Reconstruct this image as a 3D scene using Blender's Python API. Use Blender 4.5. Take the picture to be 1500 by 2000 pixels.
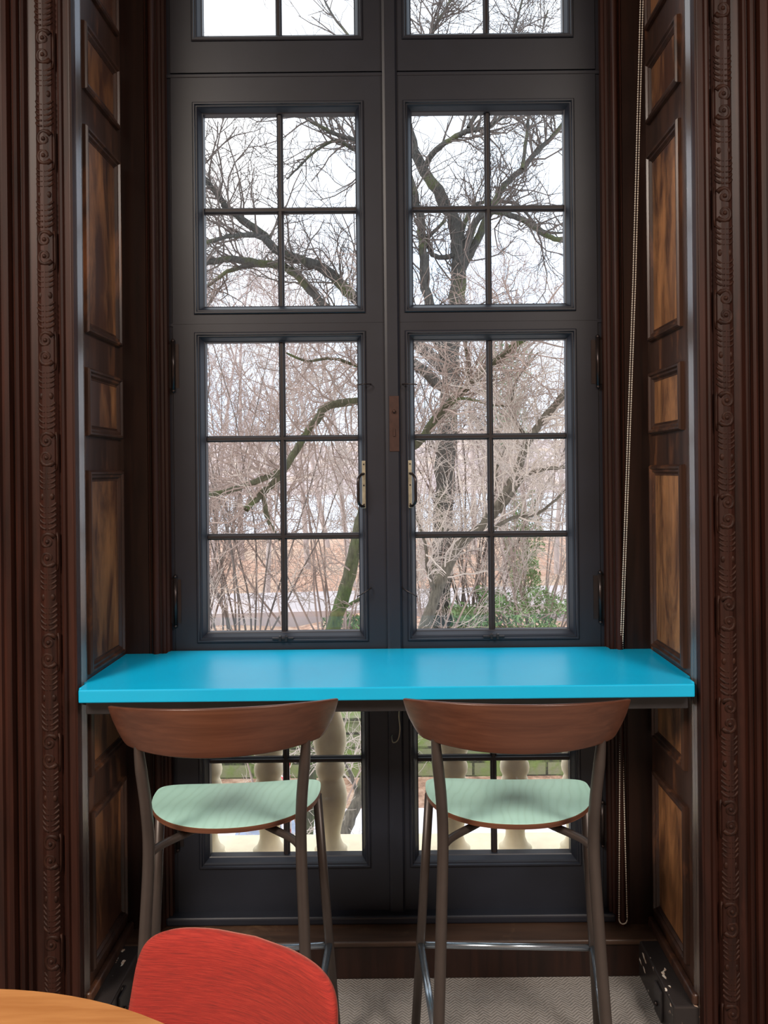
import bpy, bmesh, math, random
import numpy as np
from mathutils import Vector, Matrix

random.seed(7); rng = np.random.default_rng(11)
for o in list(bpy.data.objects): bpy.data.objects.remove(o)
S = bpy.context.scene
COL = S.collection
PI = math.pi

# ------------------------------------------------------------------ camera
H = 1.60; F = 1560.0; VX, VY = 775.0, 920.0; ROLL = 0.0100
cs, sn = math.cos(ROLL), math.sin(ROLL)
cd = bpy.data.cameras.new('camera'); cam = bpy.data.objects.new('camera', cd); COL.objects.link(cam)
cam.matrix_world = Matrix(((cs, sn, 0, 0), (0, 0, -1, 0), (-sn, cs, 0, H), (0, 0, 0, 1)))
cd.sensor_width = 36; cd.lens = F/2000*36
cd.shift_x = -(VX-750)/2000; cd.shift_y = -(1000-VY)/2000
cd.clip_start = .02; cd.clip_end = 600
S.camera = cam

def P(u, v, Y):
    """point that lies Y metres in front of the camera along the photo direction (u, v)"""
    k = F/Y; a = u-VX; b = v-VY
    return Vector(((a*cs-b*sn)/k, Y, H-(a*sn+b*cs)/k))

# ------------------------------------------------------------------ world (overcast winter sky)
W = bpy.data.worlds.new('world'); S.world = W; W.use_nodes = True
nt = W.node_tree; nt.nodes.clear()
wo = nt.nodes.new('ShaderNodeOutputWorld'); bg = nt.nodes.new('ShaderNodeBackground')
tc = nt.nodes.new('ShaderNodeTexCoord'); nz = nt.nodes.new('ShaderNodeTexNoise'); cr = nt.nodes.new('ShaderNodeValToRGB')
nz.inputs['Scale'].default_value = 2.2; nz.inputs['Detail'].default_value = 3
cr.color_ramp.elements[0].position = .35; cr.color_ramp.elements[0].color = (.62, .76, .96, 1)
cr.color_ramp.elements[1].position = .62; cr.color_ramp.elements[1].color = (.95, .975, 1, 1)
nt.links.new(tc.outputs['Generated'], nz.inputs['Vector']); nt.links.new(nz.outputs['Fac'], cr.inputs['Fac'])
nt.links.new(cr.outputs['Color'], bg.inputs['Color']); nt.links.new(bg.outputs[0], wo.inputs[0])
SKY = 1.45
bg.inputs['Strength'].default_value = SKY

def area(name, loc, rot, sx, sy, power, col, portal=False):
    l = bpy.data.lights.new(name, 'AREA'); l.shape = 'RECTANGLE'; l.size = sx; l.size_y = sy
    l.energy = power; l.color = col
    if portal: l.cycles.is_portal = True
    o = bpy.data.objects.new(name, l); COL.objects.link(o); o.location = loc; o.rotation_euler = rot
    return o
area('sky_portal', (-.033, 2.80, 1.95), (-PI/2, 0, 0), 1.5, 3.7, 1, (1, 1, 1), portal=True)
area('room_fill', (-2.6, -1.1, 4.1), (0, 0, 0), 1.2, 2.0, 270, (1.0, .87, .75))  # unseen area lamps, this and the next, added under the ceiling as room fill
area('room_fill', (2.5, -1.3, 4.1), (0, 0, 0), 1.1, 1.6, 185, (1.0, .88, .78))
sl = bpy.data.lights.new('fill_sun', 'SUN'); sl.energy = 1.7; sl.angle = .6; sl.color = (1, .97, .92)  # wide soft sun added to the overcast to brighten balusters and twigs
so = bpy.data.objects.new('fill_sun', sl); COL.objects.link(so); so.rotation_euler = (math.radians(52), 0, math.radians(-78))

S.view_settings.view_transform = 'Standard'; S.view_settings.look = 'None'
S.view_settings.exposure = 0.5; S.view_settings.gamma = 1; S.view_settings.use_curve_mapping = False

# ------------------------------------------------------------------ materials
def lin(c): return tuple(((x/255)/12.92 if x/255 <= .04045 else ((x/255+.055)/1.055)**2.4) for x in c)
def newmat(name):
    m = bpy.data.materials.new(name); m.use_nodes = True
    n = m.node_tree; b = n.nodes['Principled BSDF']
    return m, n, b
def ramp(n, fac, stops):
    r = n.nodes.new('ShaderNodeValToRGB'); e = r.color_ramp.elements
    while len(e) < len(stops): e.new(.5)
    for i, (p, c) in enumerate(stops): e[i].position = p; e[i].color = (*c, 1)
    n.links.new(fac, r.inputs['Fac']); return r.outputs['Color']
def coords(n, scale=(1, 1, 1), kind='Object', rot=(0, 0, 0)):
    t = n.nodes.new('ShaderNodeTexCoord'); mp = n.nodes.new('ShaderNodeMapping')
    mp.inputs['Scale'].default_value = scale; mp.inputs['Rotation'].default_value = rot
    n.links.new(t.outputs[kind], mp.inputs['Vector']); return mp.outputs['Vector']
def noise(n, vec, scale, detail=4, rough=.55, dist=0):
    t = n.nodes.new('ShaderNodeTexNoise'); t.inputs['Scale'].default_value = scale
    t.inputs['Detail'].default_value = detail; t.inputs['Roughness'].default_value = rough
    t.inputs['Distortion'].default_value = dist
    n.links.new(vec, t.inputs['Vector']); return t.outputs['Fac']
def mix(n, fac, a, b):
    m = n.nodes.new('ShaderNodeMix'); m.data_type = 'RGBA'
    n.links.new(fac, m.inputs['Factor'])
    for s, v in ((6, a), (7, b)):
        if isinstance(v, tuple): m.inputs[s].default_value = (*v, 1)
        else: n.links.new(v, m.inputs[s])
    return m.outputs[2]
def math_(n, op, a, b=None):
    m = n.nodes.new('ShaderNodeMath'); m.operation = op
    for i, v in enumerate((a, b)):
        if v is None: continue
        if isinstance(v, (int, float)): m.inputs[i].default_value = v
        else: n.links.new(v, m.inputs[i])
    return m.outputs[0]
def bump(n, b, h, strength=.3, dist=.002):
    x = n.nodes.new('ShaderNodeBump'); x.inputs['Strength'].default_value = strength; x.inputs['Distance'].default_value = dist
    n.links.new(h, x.inputs['Height']); n.links.new(x.outputs['Normal'], b.inputs['Normal'])

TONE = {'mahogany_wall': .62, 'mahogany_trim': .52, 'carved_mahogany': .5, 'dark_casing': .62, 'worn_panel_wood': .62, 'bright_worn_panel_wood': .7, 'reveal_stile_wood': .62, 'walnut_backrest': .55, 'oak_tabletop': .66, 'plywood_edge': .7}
def wood(name, dark, light, rough=.35, scale=(30, 30, 1.5), coat=.0, bumps=.15, worn=None, worn_amt=.55, spec=.5):
    f_ = TONE.get(name, 1); dark = tuple(x*f_ for x in dark); light = tuple(x*f_ for x in light)
    m, n, b = newmat(name)
    v = coords(n, scale); g = noise(n, v, 1.0, 6, .6, .6)
    c = ramp(n, g, [(.35, dark), (.68, light)])
    if worn:
        pv = coords(n, (6, 6, 1.5)); pf = noise(n, pv, 1.3, 6, .68, .5)
        f = ramp(n, pf, [(worn_amt, (0, 0, 0)), (worn_amt+.22, (1, 1, 1))])
        wc = ramp(n, g, [(.3, tuple(x*.6 for x in worn)), (.7, worn)])
        c = mix(n, f, c, wc)
    n.links.new(c, b.inputs['Base Color'])
    b.inputs['Roughness'].default_value = rough; b.inputs['Coat Weight'].default_value = coat
    b.inputs['Coat Roughness'].default_value = .25; b.inputs['Specular IOR Level'].default_value = spec
    bump(n, b, g, bumps, .001)
    return m
def plain(name, col, rough=.5, metal=0, coat=0, var=.12, scale=20, bumps=0, spec=.5):
    m, n, b = newmat(name)
    f = noise(n, coords(n), scale, 4)
    n.links.new(ramp(n, f, [(.3, tuple(x*(1-var) for x in col)), (.7, tuple(min(1, x*(1+var)) for x in col))]), b.inputs['Base Color'])
    b.inputs['Roughness'].default_value = rough; b.inputs['Metallic'].default_value = metal
    b.inputs['Coat Weight'].default_value = coat; b.inputs['Specular IOR Level'].default_value = spec
    if bumps: bump(n, b, f, bumps, .003)
    return m

M = {}
M['wall_wood'] = wood('mahogany_wall', lin((54, 27, 20)), lin((94, 48, 33)), .42, (26, 26, 1.2), spec=.35)
M['trim_wood'] = wood('mahogany_trim', lin((50, 27, 21)), lin((82, 44, 33)), .46, (40, 40, 2), spec=.3)
M['carving'] = wood('carved_mahogany', lin((50, 27, 20)), lin((78, 46, 33)), .55, (60, 60, 20), spec=.2)
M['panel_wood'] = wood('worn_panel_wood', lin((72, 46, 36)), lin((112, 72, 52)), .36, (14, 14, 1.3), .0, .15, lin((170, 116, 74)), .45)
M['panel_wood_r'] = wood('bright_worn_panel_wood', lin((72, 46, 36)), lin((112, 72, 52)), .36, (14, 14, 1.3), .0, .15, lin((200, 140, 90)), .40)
M['step_wood'] = wood('scuffed_step_wood', lin((44, 32, 26)), lin((74, 54, 42)), .4, (2, 20, 20), 0, .1, lin((112, 88, 66)), .56)
M['stile_wood'] = wood('reveal_stile_wood', lin((62, 44, 38)), lin((98, 68, 54)), .3, (20, 20, 1.6), .0, .1, lin((160, 104, 68)), .54)
M['gloss_stile'] = wood('polished_stile', lin((70, 60, 56)), lin((104, 90, 82)), .22, (40, 40, 1), 1.0, .05)
M['casing'] = wood('dark_casing', lin((36, 24, 21)), lin((58, 36, 29)), .4, (30, 30, 1.5), spec=.4)
M['frame'] = plain('dark_painted_frame', lin((30, 34, 44)), .42, 0, 0, .12, 8, .05)
M['sashbrown'] = plain('dark_brown_muntin', lin((30, 24, 26)), .5, 0, 0, .1, 9, 0)
M['black'] = plain('black_paint', lin((44, 42, 44)), .38, 0, 0, .25, 12, .2)
M['steel'] = plain('dark_grey_tube', lin((74, 66, 62)), .38, .35, 0, .08)
M['chrome'] = plain('blue_grey_steel', (.42, .50, .58), .22, .9, 0, .05)
M['brass'] = plain('aged_brass', lin((178, 172, 150)), .4, .5, 0, .2, 60)
M['bronze'] = plain('reddish_lock_plate', lin((60, 38, 32)), .5, .2, 0, .2, 60)
M['handle'] = plain('dark_bronze_handle', lin((60, 54, 54)), .3, .7)
M['chain'] = plain('bead_chain_metal', lin((235, 228, 214)), .4, 0)
M['walnut'] = wood('walnut_backrest', lin((104, 64, 48)), lin((126, 80, 60)), .36, (2, 30, 90), .15, .05)
M['plyedge'] = wood('plywood_edge', lin((96, 58, 42)), lin((140, 90, 62)), .5, (4, 4, 200))
M['plaster'] = plain('plaster', lin((150, 128, 108)), .8)
M['stone'] = plain('cream_limestone', lin((252, 237, 208)), .75, 0, 0, .07, 22, .08)
M['brick_out'] = plain('exterior_stone', lin((236, 230, 214)), .8)

# cyan lacquer, mint veneer
m, n, b = newmat('cyan_laminate'); f = noise(n, coords(n), 3, 3)
n.links.new(ramp(n, f, [(.3, lin((0, 172, 222))), (.7, lin((0, 182, 230)))]), b.inputs['Base Color'])
b.inputs['Roughness'].default_value = .33; b.inputs['Specular IOR Level'].default_value = .6; M['cyan'] = m
m, n, b = newmat('mint_stained_veneer')
wv = n.nodes.new('ShaderNodeTexWave'); wv.wave_type = 'BANDS'; wv.bands_direction = 'X'
wv.inputs['Scale'].default_value = 5; wv.inputs['Distortion'].default_value = 11; wv.inputs['Detail'].default_value = 3; wv.inputs['Detail Scale'].default_value = .7
n.links.new(coords(n, (3, .9, 1), rot=(0, 0, .35)), wv.inputs['Vector'])
c1 = ramp(n, wv.outputs['Fac'], [(.0, lin((178, 224, 210))), (.2, lin((184, 230, 216))), (1, lin((187, 233, 220)))])
n.links.new(c1, b.inputs['Base Color']); b.inputs['Roughness'].default_value = .32; M['mint'] = m
# red woven upholstery
m, n, b = newmat('red_woven_upholstery')
f = noise(n, coords(n, (26, 26, 620)), 1, 3, .65); f2 = noise(n, coords(n, (500, 500, 500)), 1, 2)
c = ramp(n, f, [(.3, lin((116, 20, 13))), (.52, lin((146, 28, 18))), (.75, lin((162, 46, 32)))])
n.links.new(c, b.inputs['Base Color']); b.inputs['Roughness'].default_value = .85; b.inputs['Sheen Weight'].default_value = .35
b.inputs['Sheen Tint'].default_value = (1, .45, .35, 1)
bump(n, b, math_(n, 'ADD', f, math_(n, 'MULTIPLY', f2, .4)), .5, .0015); M['red'] = m
M['oak'] = wood('oak_tabletop', lin((186, 122, 66)), lin((222, 160, 98)), .38, (2.2, 26, 10), .1, .05)
# carpet with woven zigzag
m, n, b = newmat('grey_zigzag_carpet'); tcn = n.nodes.new('ShaderNodeTexCoord'); sx = n.nodes.new('ShaderNodeSeparateXYZ')
n.links.new(tcn.outputs['Object'], sx.inputs[0])
zz = math_(n, 'MULTIPLY', math_(n, 'PINGPONG', sx.outputs['X'], .020), 1.0)
st = math_(n, 'FRACT', math_(n, 'MULTIPLY', math_(n, 'ADD', sx.outputs['Y'], zz), 84))
hs = math_(n, 'PINGPONG', st, .5)
nn = noise(n, coords(n), 90, 3); nl = noise(n, coords(n), 4, 3)
h = math_(n, 'ADD', math_(n, 'MULTIPLY', hs, 1.1), math_(n, 'MULTIPLY', nn, .55))
c = ramp(n, h, [(.25, lin((88, 84, 80))), (.75, lin((158, 154, 150)))])
c = mix(n, math_(n, 'MULTIPLY', nl, .7), c, lin((126, 122, 118)))
n.links.new(c, b.inputs['Base Color']); b.inputs['Roughness'].default_value = .95; bump(n, b, h, .7, .004); M['carpet'] = m
# peeling black paint
m, n, b = newmat('chipped_black_paint')
f = noise(n, coords(n, (40, 16, 40)), 1.0, 3, .5, .3); fl = noise(n, coords(n), 60, 3)
msk = ramp(n, f, [(.645, (0, 0, 0)), (.66, (1, 1, 1))])
c = mix(n, msk, lin((46, 42, 42)), ramp(n, fl, [(.4, lin((190, 150, 120))), (.55, lin((225, 220, 210)))]))
n.links.new(c, b.inputs['Base Color']); b.inputs['Roughness'].default_value = .33; bump(n, b, fl, .1, .002); M['chipped'] = m
# window glass
m = bpy.data.materials.new('window_glass'); m.use_nodes = True; n = m.node_tree; n.nodes.clear()
o_ = n.nodes.new('ShaderNodeOutputMaterial'); t_ = n.nodes.new('ShaderNodeBsdfTransparent'); g_ = n.nodes.new('ShaderNodeBsdfGlossy')
mx = n.nodes.new('ShaderNodeMixShader'); mx.inputs[0].default_value = .035; g_.inputs['Roughness'].default_value = .02
t_.inputs['Color'].default_value = (.985, .99, .99, 1)
n.links.new(t_.outputs[0], mx.inputs[1]); n.links.new(g_.outputs[0], mx.inputs[2]); n.links.new(mx.outputs[0], o_.inputs[0]); M['glass'] = m

def bark(name, a, b_, moss=None, amt=.5):
    m, n, b = newmat(name)
    f = noise(n, coords(n, (16, 16, 4)), 2.2, 6, .7, .4)
    c = ramp(n, f, [(.35, a), (.65, b_)])
    if moss:
        fm = noise(n, coords(n, (1.6, 1.6, 1.2)), 1.5, 4, .6)
        c = mix(n, ramp(n, fm, [(amt, (0, 0, 0)), (amt+.12, (1, 1, 1))]), c, ramp(n, f, [(.3, tuple(x*.5 for x in moss)), (.7, moss)]))
    n.links.new(c, b.inputs['Base Color']); b.inputs['Roughness'].default_value = .9; bump(n, b, f, .9, .05); return m
M['bark_dark'] = bark('mossy_dark_bark', lin((62, 60, 58)), lin((104, 102, 96)), lin((112, 116, 80)), .52)
M['bark_moss'] = bark('green_mossy_bark', lin((58, 60, 44)), lin((100, 100, 76)), lin((96, 112, 60)), .48)
M['bark_grey'] = bark('grey_bark', lin((86, 80, 70)), lin((130, 122, 108)), lin((142, 144, 112)), .6)
M['twig_dark'] = plain('dark_twigs', lin((104, 94, 88)), .9, 0, 0, .25, 2)
M['twig_pale'] = plain('pale_twigs', lin((188, 173, 162)), .9, 0, 0, .3, 1.5)
M['twig_mid'] = plain('brown_twigs', lin((154, 134, 124)), .9, 0, 0, .3, 1.5)
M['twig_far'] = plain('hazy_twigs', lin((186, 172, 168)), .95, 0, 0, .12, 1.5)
M['birch'] = plain('white_birch_bark', lin((226, 226, 224)), .8, 0, 0, .12, 5)
M['leaf'] = plain('evergreen_leaves', lin((122, 148, 96)), .7, 0, 0, .4, 2.2)
M['leaf_dark'] = plain('conifer_needles', lin((118, 144, 112)), .8, 0, 0, .3, 1.5)
def litter(name, a, b_, c_, sc):
    m, n, b = newmat(name); f = noise(n, coords(n), sc, 8, .75); f2 = noise(n, coords(n), .22, 4)
    c = ramp(n, f, [(.36, a), (.5, b_), (.64, c_)])
    c = mix(n, ramp(n, f2, [(.45, (0, 0, 0)), (.62, (1, 1, 1))]), c, ramp(n, f, [(.35, tuple(x*.7 for x in b_)), (.6, lin((196, 172, 150)))]))
    n.links.new(c, b.inputs['Base Color']); b.inputs['Roughness'].default_value = .95; bump(n, b, f, .6, .05); return m
M['litter'] = litter('fallen_leaves', lin((130, 98, 82)), lin((188, 146, 122)), lin((222, 192, 172)), 5)
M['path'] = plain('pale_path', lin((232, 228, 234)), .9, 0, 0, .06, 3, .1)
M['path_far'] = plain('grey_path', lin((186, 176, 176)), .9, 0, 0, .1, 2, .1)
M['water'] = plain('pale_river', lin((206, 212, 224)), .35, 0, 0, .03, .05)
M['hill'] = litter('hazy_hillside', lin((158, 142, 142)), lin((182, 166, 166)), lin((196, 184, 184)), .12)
m, n, b = newmat('mossy_stone_wall')
bt = n.nodes.new('ShaderNodeTexBrick'); bt.inputs['Scale'].default_value = 1; bt.inputs['Brick Width'].default_value = .55; bt.inputs['Row Height'].default_value = .22
bt.inputs['Mortar Size'].default_value = .02; bt.inputs['Color1'].default_value = (*lin((138, 138, 110)), 1); bt.inputs['Color2'].default_value = (*lin((108, 116, 84)), 1); bt.inputs['Mortar'].default_value = (*lin((60, 60, 48)), 1)
n.links.new(coords(n, rot=(PI/2, 0, 0)), bt.inputs['Vector'])
f = noise(n, coords(n), 2.5, 6, .7)
c = mix(n, ramp(n, f, [(.45, (0, 0, 0)), (.6, (1, 1, 1))]), bt.outputs['Color'], lin((116, 134, 74)))
n.links.new(c, b.inputs['Base Color']); b.inputs['Roughness'].default_value = .9; bump(n, b, f, .6, .05); M['mosswall'] = m
M['fence'] = plain('pale_fence', lin((214, 216, 220)), .6)
M['redpole'] = plain('red_stripe', lin((214, 40, 60)), .6); M['whitepole'] = plain('white_stripe', lin((235, 225, 225)), .6)
M['slate'] = plain('blue_grey_slate', lin((150, 160, 182)), .5, 0, 0, .3, 6, .3)

# ------------------------------------------------------------------ mesh helpers
class MB:
    def __init__(s): s.v = []; s.f = []; s.m = []; s.sm = []
    def add(s, vs, fs, mi=0, smooth=False):
        o = len(s.v); s.v.extend([tuple(x) for x in vs]); s.f.extend([tuple(i+o for i in f) for f in fs])
        s.m.extend([mi]*len(fs)); s.sm.extend([smooth]*len(fs)); return s
    def box(s, x0, x1, y0, y1, z0, z1, mi=0):
        v = [(x, y, z) for z in (z0, z1) for y in (y0, y1) for x in (x0, x1)]
        return s.add(v, [(0, 2, 3, 1), (4, 5, 7, 6), (0, 1, 5, 4), (2, 6, 7, 3), (0, 4, 6, 2), (1, 3, 7, 5)], mi)
    def prism(s, poly, z0, z1, mi=0, fn=None):
        """poly = list of 2-D points, extruded between z0 and z1; fn maps (a, b, h) to xyz"""
        fn = fn or (lambda a, b, h: (a, b, h)); n = len(poly)
        v = [fn(a, b, z0) for a, b in poly]+[fn(a, b, z1) for a, b in poly]
        f = [tuple(range(n))[::-1], tuple(range(n, 2*n))]+[(i, (i+1) % n, n+(i+1) % n, n+i) for i in range(n)]
        return s.add(v, f, mi)
    def tube(s, pts, r, sides=8, mi=0, cap=True, smooth=True):
        pts = [Vector(p) for p in pts]; n = len(pts)
        rs = r if isinstance(r, (list, tuple)) else [r]*n
        t0 = (pts[1]-pts[0]).normalized(); a = Vector((0, 0, 1)) if abs(t0.z) < .9 else Vector((1, 0, 0))
        nrm = t0.cross(a).normalized(); vs = []
        for i in range(n):
            t = (pts[min(i+1, n-1)]-pts[max(i-1, 0)]).normalized()
            nrm = (nrm-t*nrm.dot(t)).normalized(); bn = t.cross(nrm)
            for j in range(sides):
                q = 2*PI*j/sides; vs.append(pts[i]+(nrm*math.cos(q)+bn*math.sin(q))*rs[i])
        fs = [(i*sides+j, i*sides+(j+1) % sides, (i+1)*sides+(j+1) % sides, (i+1)*sides+j) for i in range(n-1) for j in range(sides)]
        s.add(vs, fs, mi, smooth)
        if cap: s.add([], [], mi); o = len(s.v)-len(vs); s.f += [tuple(o+j for j in range(sides))[::-1], tuple(o+(n-1)*sides+j for j in range(sides))]; s.m += [mi]*2; s.sm += [False]*2
        return s
    def lathe(s, prof, cx, cy, sides=24, mi=0):
        n = len(prof); vs = [(cx+r*math.cos(2*PI*j/sides), cy+r*math.sin(2*PI*j/sides), z) for r, z in prof for j in range(sides)]
        fs = [(i*sides+j, i*sides+(j+1) % sides, (i+1)*sides+(j+1) % sides, (i+1)*sides+j) for i in range(n-1) for j in range(sides)]
        s.add(vs, fs, mi, True)
        o = len(s.v)-len(vs); s.f += [tuple(o+j for j in range(sides))[::-1], tuple(o+(n-1)*sides+j for j in range(sides))]; s.m += [mi]*2; s.sm += [False]*2
        return s
    def ball(s, c, r, seg=8, rings=5, mi=0, sc=(1, 1, 1)):
        vs = [(c[0], c[1], c[2]+r*sc[2])]
        for i in range(1, rings):
            p = PI*i/rings
            for j in range(seg): q = 2*PI*j/seg; vs.append((c[0]+r*sc[0]*math.sin(p)*math.cos(q), c[1]+r*sc[1]*math.sin(p)*math.sin(q), c[2]+r*sc[2]*math.cos(p)))
        vs.append((c[0], c[1], c[2]-r*sc[2])); L = len(vs)-1
        fs = [(0, 1+j, 1+(j+1) % seg) for j in range(seg)]
        for i in range(rings-2):
            a = 1+i*seg; fs += [(a+j, a+seg+j, a+seg+(j+1) % seg, a+(j+1) % seg) for j in range(seg)]
        a = 1+(rings-2)*seg; fs += [(a+j, L, a+(j+1) % seg) for j in range(seg)]
        return s.add(vs, fs, mi, True)
    def rect_mould(s, a0, a1, b0, b1, prof, fn, mi=0, smooth=False):
        """mitred moulding round the rectangle; prof = (inward offset, height)"""
        vs = []
        for d, h in prof:
            for a, b in ((a0+d, b0+d), (a1-d, b0+d), (a1-d, b1-d), (a0+d, b1-d)): vs.append(fn(a, b, h))
        n = len(prof); fs = [(i*4+j, i*4+(j+1) % 4, (i+1)*4+(j+1) % 4, (i+1)*4+j) for i in range(n-1) for j in range(4)]
        return s.add(vs, fs, mi, smooth)
    def build(s, name, mats, parent=None, bevel=0, loc=None, seg=2):
        me = bpy.data.meshes.new(name); me.from_pydata(s.v, [], s.f)
        mats = mats if isinstance(mats, (list, tuple)) else [mats]
        for m in mats: me.materials.append(m)
        me.polygons.foreach_set('material_index', s.m); me.polygons.foreach_set('use_smooth', s.sm)
        me.update()
        b = bmesh.new(); b.from_mesh(me); bmesh.ops.recalc_face_normals(b, faces=b.faces); b.to_mesh(me); b.free()
        o = bpy.data.objects.new(name, me); COL.objects.link(o)
        if parent: o.parent = parent
        if loc: o.location = loc
        if bevel:
            bv = o.modifiers.new('bevel', 'BEVEL'); bv.width = bevel; bv.segments = seg; bv.limit_method = 'ANGLE'; bv.angle_limit = math.radians(40)
            bv.harden_normals = False
        return o
def tag(o, label=None, cat=None, group=None, kind=None):
    for k, v in (('label', label), ('category', cat), ('group', group), ('kind', kind)):
        if v: o[k] = v
    return o
def thing(name, loc=(0, 0, 0), rz=0, **k):
    o = bpy.data.objects.new(name, None); COL.objects.link(o); o.location = loc; o.rotation_euler = (0, 0, rz); o.empty_display_size = .1
    return tag(o, **k)
def copy_tree(o, parent=None):
    c = o.copy(); COL.objects.link(c); c.parent = parent
    for ch in [x for x in bpy.data.objects if x.parent == o]: copy_tree(ch, c)
    return c
def struct(o): o['kind'] = 'structure'; return o
def smoothpath(pts, n=6):
    pts = [Vector(p) for p in pts]; q = [pts[0]*2-pts[1]]+pts+[pts[-1]*2-pts[-2]]; out = []
    for i in range(1, len(q)-2):
        for k in range(n):
            t = k/n; a, b, c, d = q[i-1:i+3]
            out.append(.5*((2*b)+(c-a)*t+(2*a-5*b+4*c-d)*t*t+(3*b-a-3*c+d)*t**3))
    out.append(pts[-1]); return out

# ------------------------------------------------------------------ room shell
XC = -.0335; HW = .853                      # alcove centre and half width
YFS = {-1: 2.220, 1: 2.188}; YF = 2.188
YR, YW = 2.593, 2.640             # front of alcove, casing plane, sash plane
ZT = 3.95                                   # alcove head
struct(MB().box(-3.6, 3.4, -3.6, 2.75, -.25, 0).build('floor', M['carpet']))
struct(MB().box(-3.6, 3.4, -3.6, 2.9, 4.25, 4.45).build('ceiling', M['plaster']))
for s_, nm in ((-1, 'wall_left'), (1, 'wall_right')):
    m_ = MB(); e = XC+s_*HW
    x0, x1 = sorted((e, s_*3.5)); m_.box(x0, x1, YFS[s_]+.005, 2.88, 0, 4.25)
    struct(m_.build(nm, M['stile_wood']))
struct(MB().box(XC-HW, XC+HW, YF, 2.88, ZT, 4.25).build('wall_head', M['wall_wood']))
struct(MB().box(-3.6, -3.5, -3.6, 2.2, 0, 4.25).build('wall_side_left', M['wall_wood']))
struct(MB().box(3.3, 3.4, -3.6, 2.2, 0, 4.25).build('wall_side_right', M['wall_wood']))
struct(MB().box(-3.6, 3.4, -3.7, -3.6, 0, 4.25).build('wall_back', M['plaster']))

# front architrave (vertical moulded trim with a carved roll)
PROF = [(-.001, -.03), (-.001, .002), (.002, .012), (.006, .014), (.010, .008), (.012, .008), (.026, .010), (.029, .017), (.034, .021), (.039, .017),
        (.042, .008), (.047, .006), (.050, .010), (.056, .019), (.066, .025), (.076, .027), (.086, .025), (.096, .018), (.102, .008),
        (.106, .002), (.128, .002), (.132, .016), (.136, .020), (.141, .017), (.143, .010), (.147, .010), (.150, .022), (.156, .028), (.162, .024),
        (.165, .016), (.169, .016), (.172, .034), (.182, .040), (.190, .038), (.194, .046), (.30, .046), (.30, -.03)]
def carved(mb, s_, xin, zoff, YF):
    """leafy scroll motifs carved along the roll"""
    xc = xin+s_*.076; yb = YF-.0222; pitch = .277; z = -.05+zoff
    def curve(pts, r0, r1):
        n = len(pts); q = []
        for a, c in pts:
            a *= -s_; q.append((xc+a, yb+(abs(a)/.026)**2*.007, z+c))
        mb.tube(q, [r0+(r1-r0)*i/(n-1) for i in range(n)], 6)
    while z < 4.2:
        for cz, sg in ((.060, 1), (.014, -1)):            # paired scrolls
            pts = []
            for i in range(16):
                t = i/15; a = sg*(.5+t*1.55*2*PI/1.25); r = .021*(1-t*.78)
                pts.append((r*math.cos(a), cz+r*1.15*math.sin(a)))
            curve(pts, .0074, .0046)
            mb.ball((xc, yb-.002, z+cz), .0068, 8, 5)
        for i in range(5):                                 # acanthus lobes fanning from a mid rib
            c0 = .094+i*.015
            for q_ in (-1, 1):
                curve([(q_*(.002+.021*math.sin(PI/2*j/6)), c0+.017*(j/6)**1.4-.006*(j == 6)) for j in range(7)], .0062-.0003*i, .0028)
        curve([(0, .09), (.001, .12), (0, .165)], .005, .003)
        for k in range(3):                                 # buds between leaves
            mb.ball((xc+(k-1)*.012, yb+.001, z+.184+.009*(k == 1)), .0075, 8, 5, sc=(1, .7, 1.4))
        for i in range(4):
            c0 = .205+i*.014
            for q_ in (-1, 1):
                curve([(q_*(.002+.019*math.sin(PI/2*j/6)), c0+.012*(j/6)**1.4) for j in range(7)], .0052, .003)
        curve([(.024, -.02), (.0255, .0), (.0255, .06), (.024, .085)], .0028, .0034)
        z += pitch
for s_, nm, far, zo in ((-1, 'trim_1', -3.5, .02), (1, 'trim_2', 3.3, .11)):
    e = XC+s_*HW
    root = struct(thing(nm, (0, 0, 0)))
    YF = YFS[s_]; prof = [(e+s_*d, YF-h) for d, h in PROF]
    MB().prism(prof, 0, 4.25).build('architrave', M['trim_wood'], root)
    mb = MB(); carved(mb, s_, e, zo, YF); mb.build('carved_moulding', M['carving'], root)
    x0, x1 = sorted((e+s_*.29, far)); MB().box(x0, x1, YF-.045, YF+.03, 0, 4.25).build('wall_board', M['wall_wood'], root)

# ------------------------------------------------------------------ reveals: polished stile, raised panels, baseboard
PZ = [(3.0, 3.60), (2.70, 2.893), (2.005, 2.597), (1.71, 1.904), (1.03, 1.61), (.738, .935), (.187, .635)]
BOL = [(-.001, 0), (0, .010), (.004, .015), (.010, .015), (.014, .009), (.020, .009), (.026, .002), (.031, .004), (.034, -.004), (.040, -.006)]
for s_, nm in ((-1, 'trim_3'), (1, 'trim_4')):
    X = XC+s_*HW
    root = struct(thing(nm))
    fn = lambda a, b, h, X=X, s_=s_: (X-s_*h, a, b)
    yf = YFS[s_]
    MB().prism([(X+s_*.010, yf), (X+s_*.001, yf), (X-s_*.0065, yf+.030), (X-s_*.0065, yf+.036), (X-s_*.004, yf+.038), (X+s_*.010, yf+.038)], 0, ZT).build('polished_stile', M['gloss_stile'], root)
    for z0, z1 in PZ:
        mb = MB(); mb.rect_mould(2.274, 2.556, z0, z1, BOL, fn)
        p = mb.build('panel_moulding', M['stile_wood'], root)
        MB().prism([(2.274+.030, z0+.030), (2.556-.030, z0+.030), (2.556-.030, z1-.030), (2.274+.030, z1-.030)], .0002, .0022, 0, fn).build('panel', M['panel_wood' if s_ < 0 else 'panel_wood_r'], p)
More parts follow.
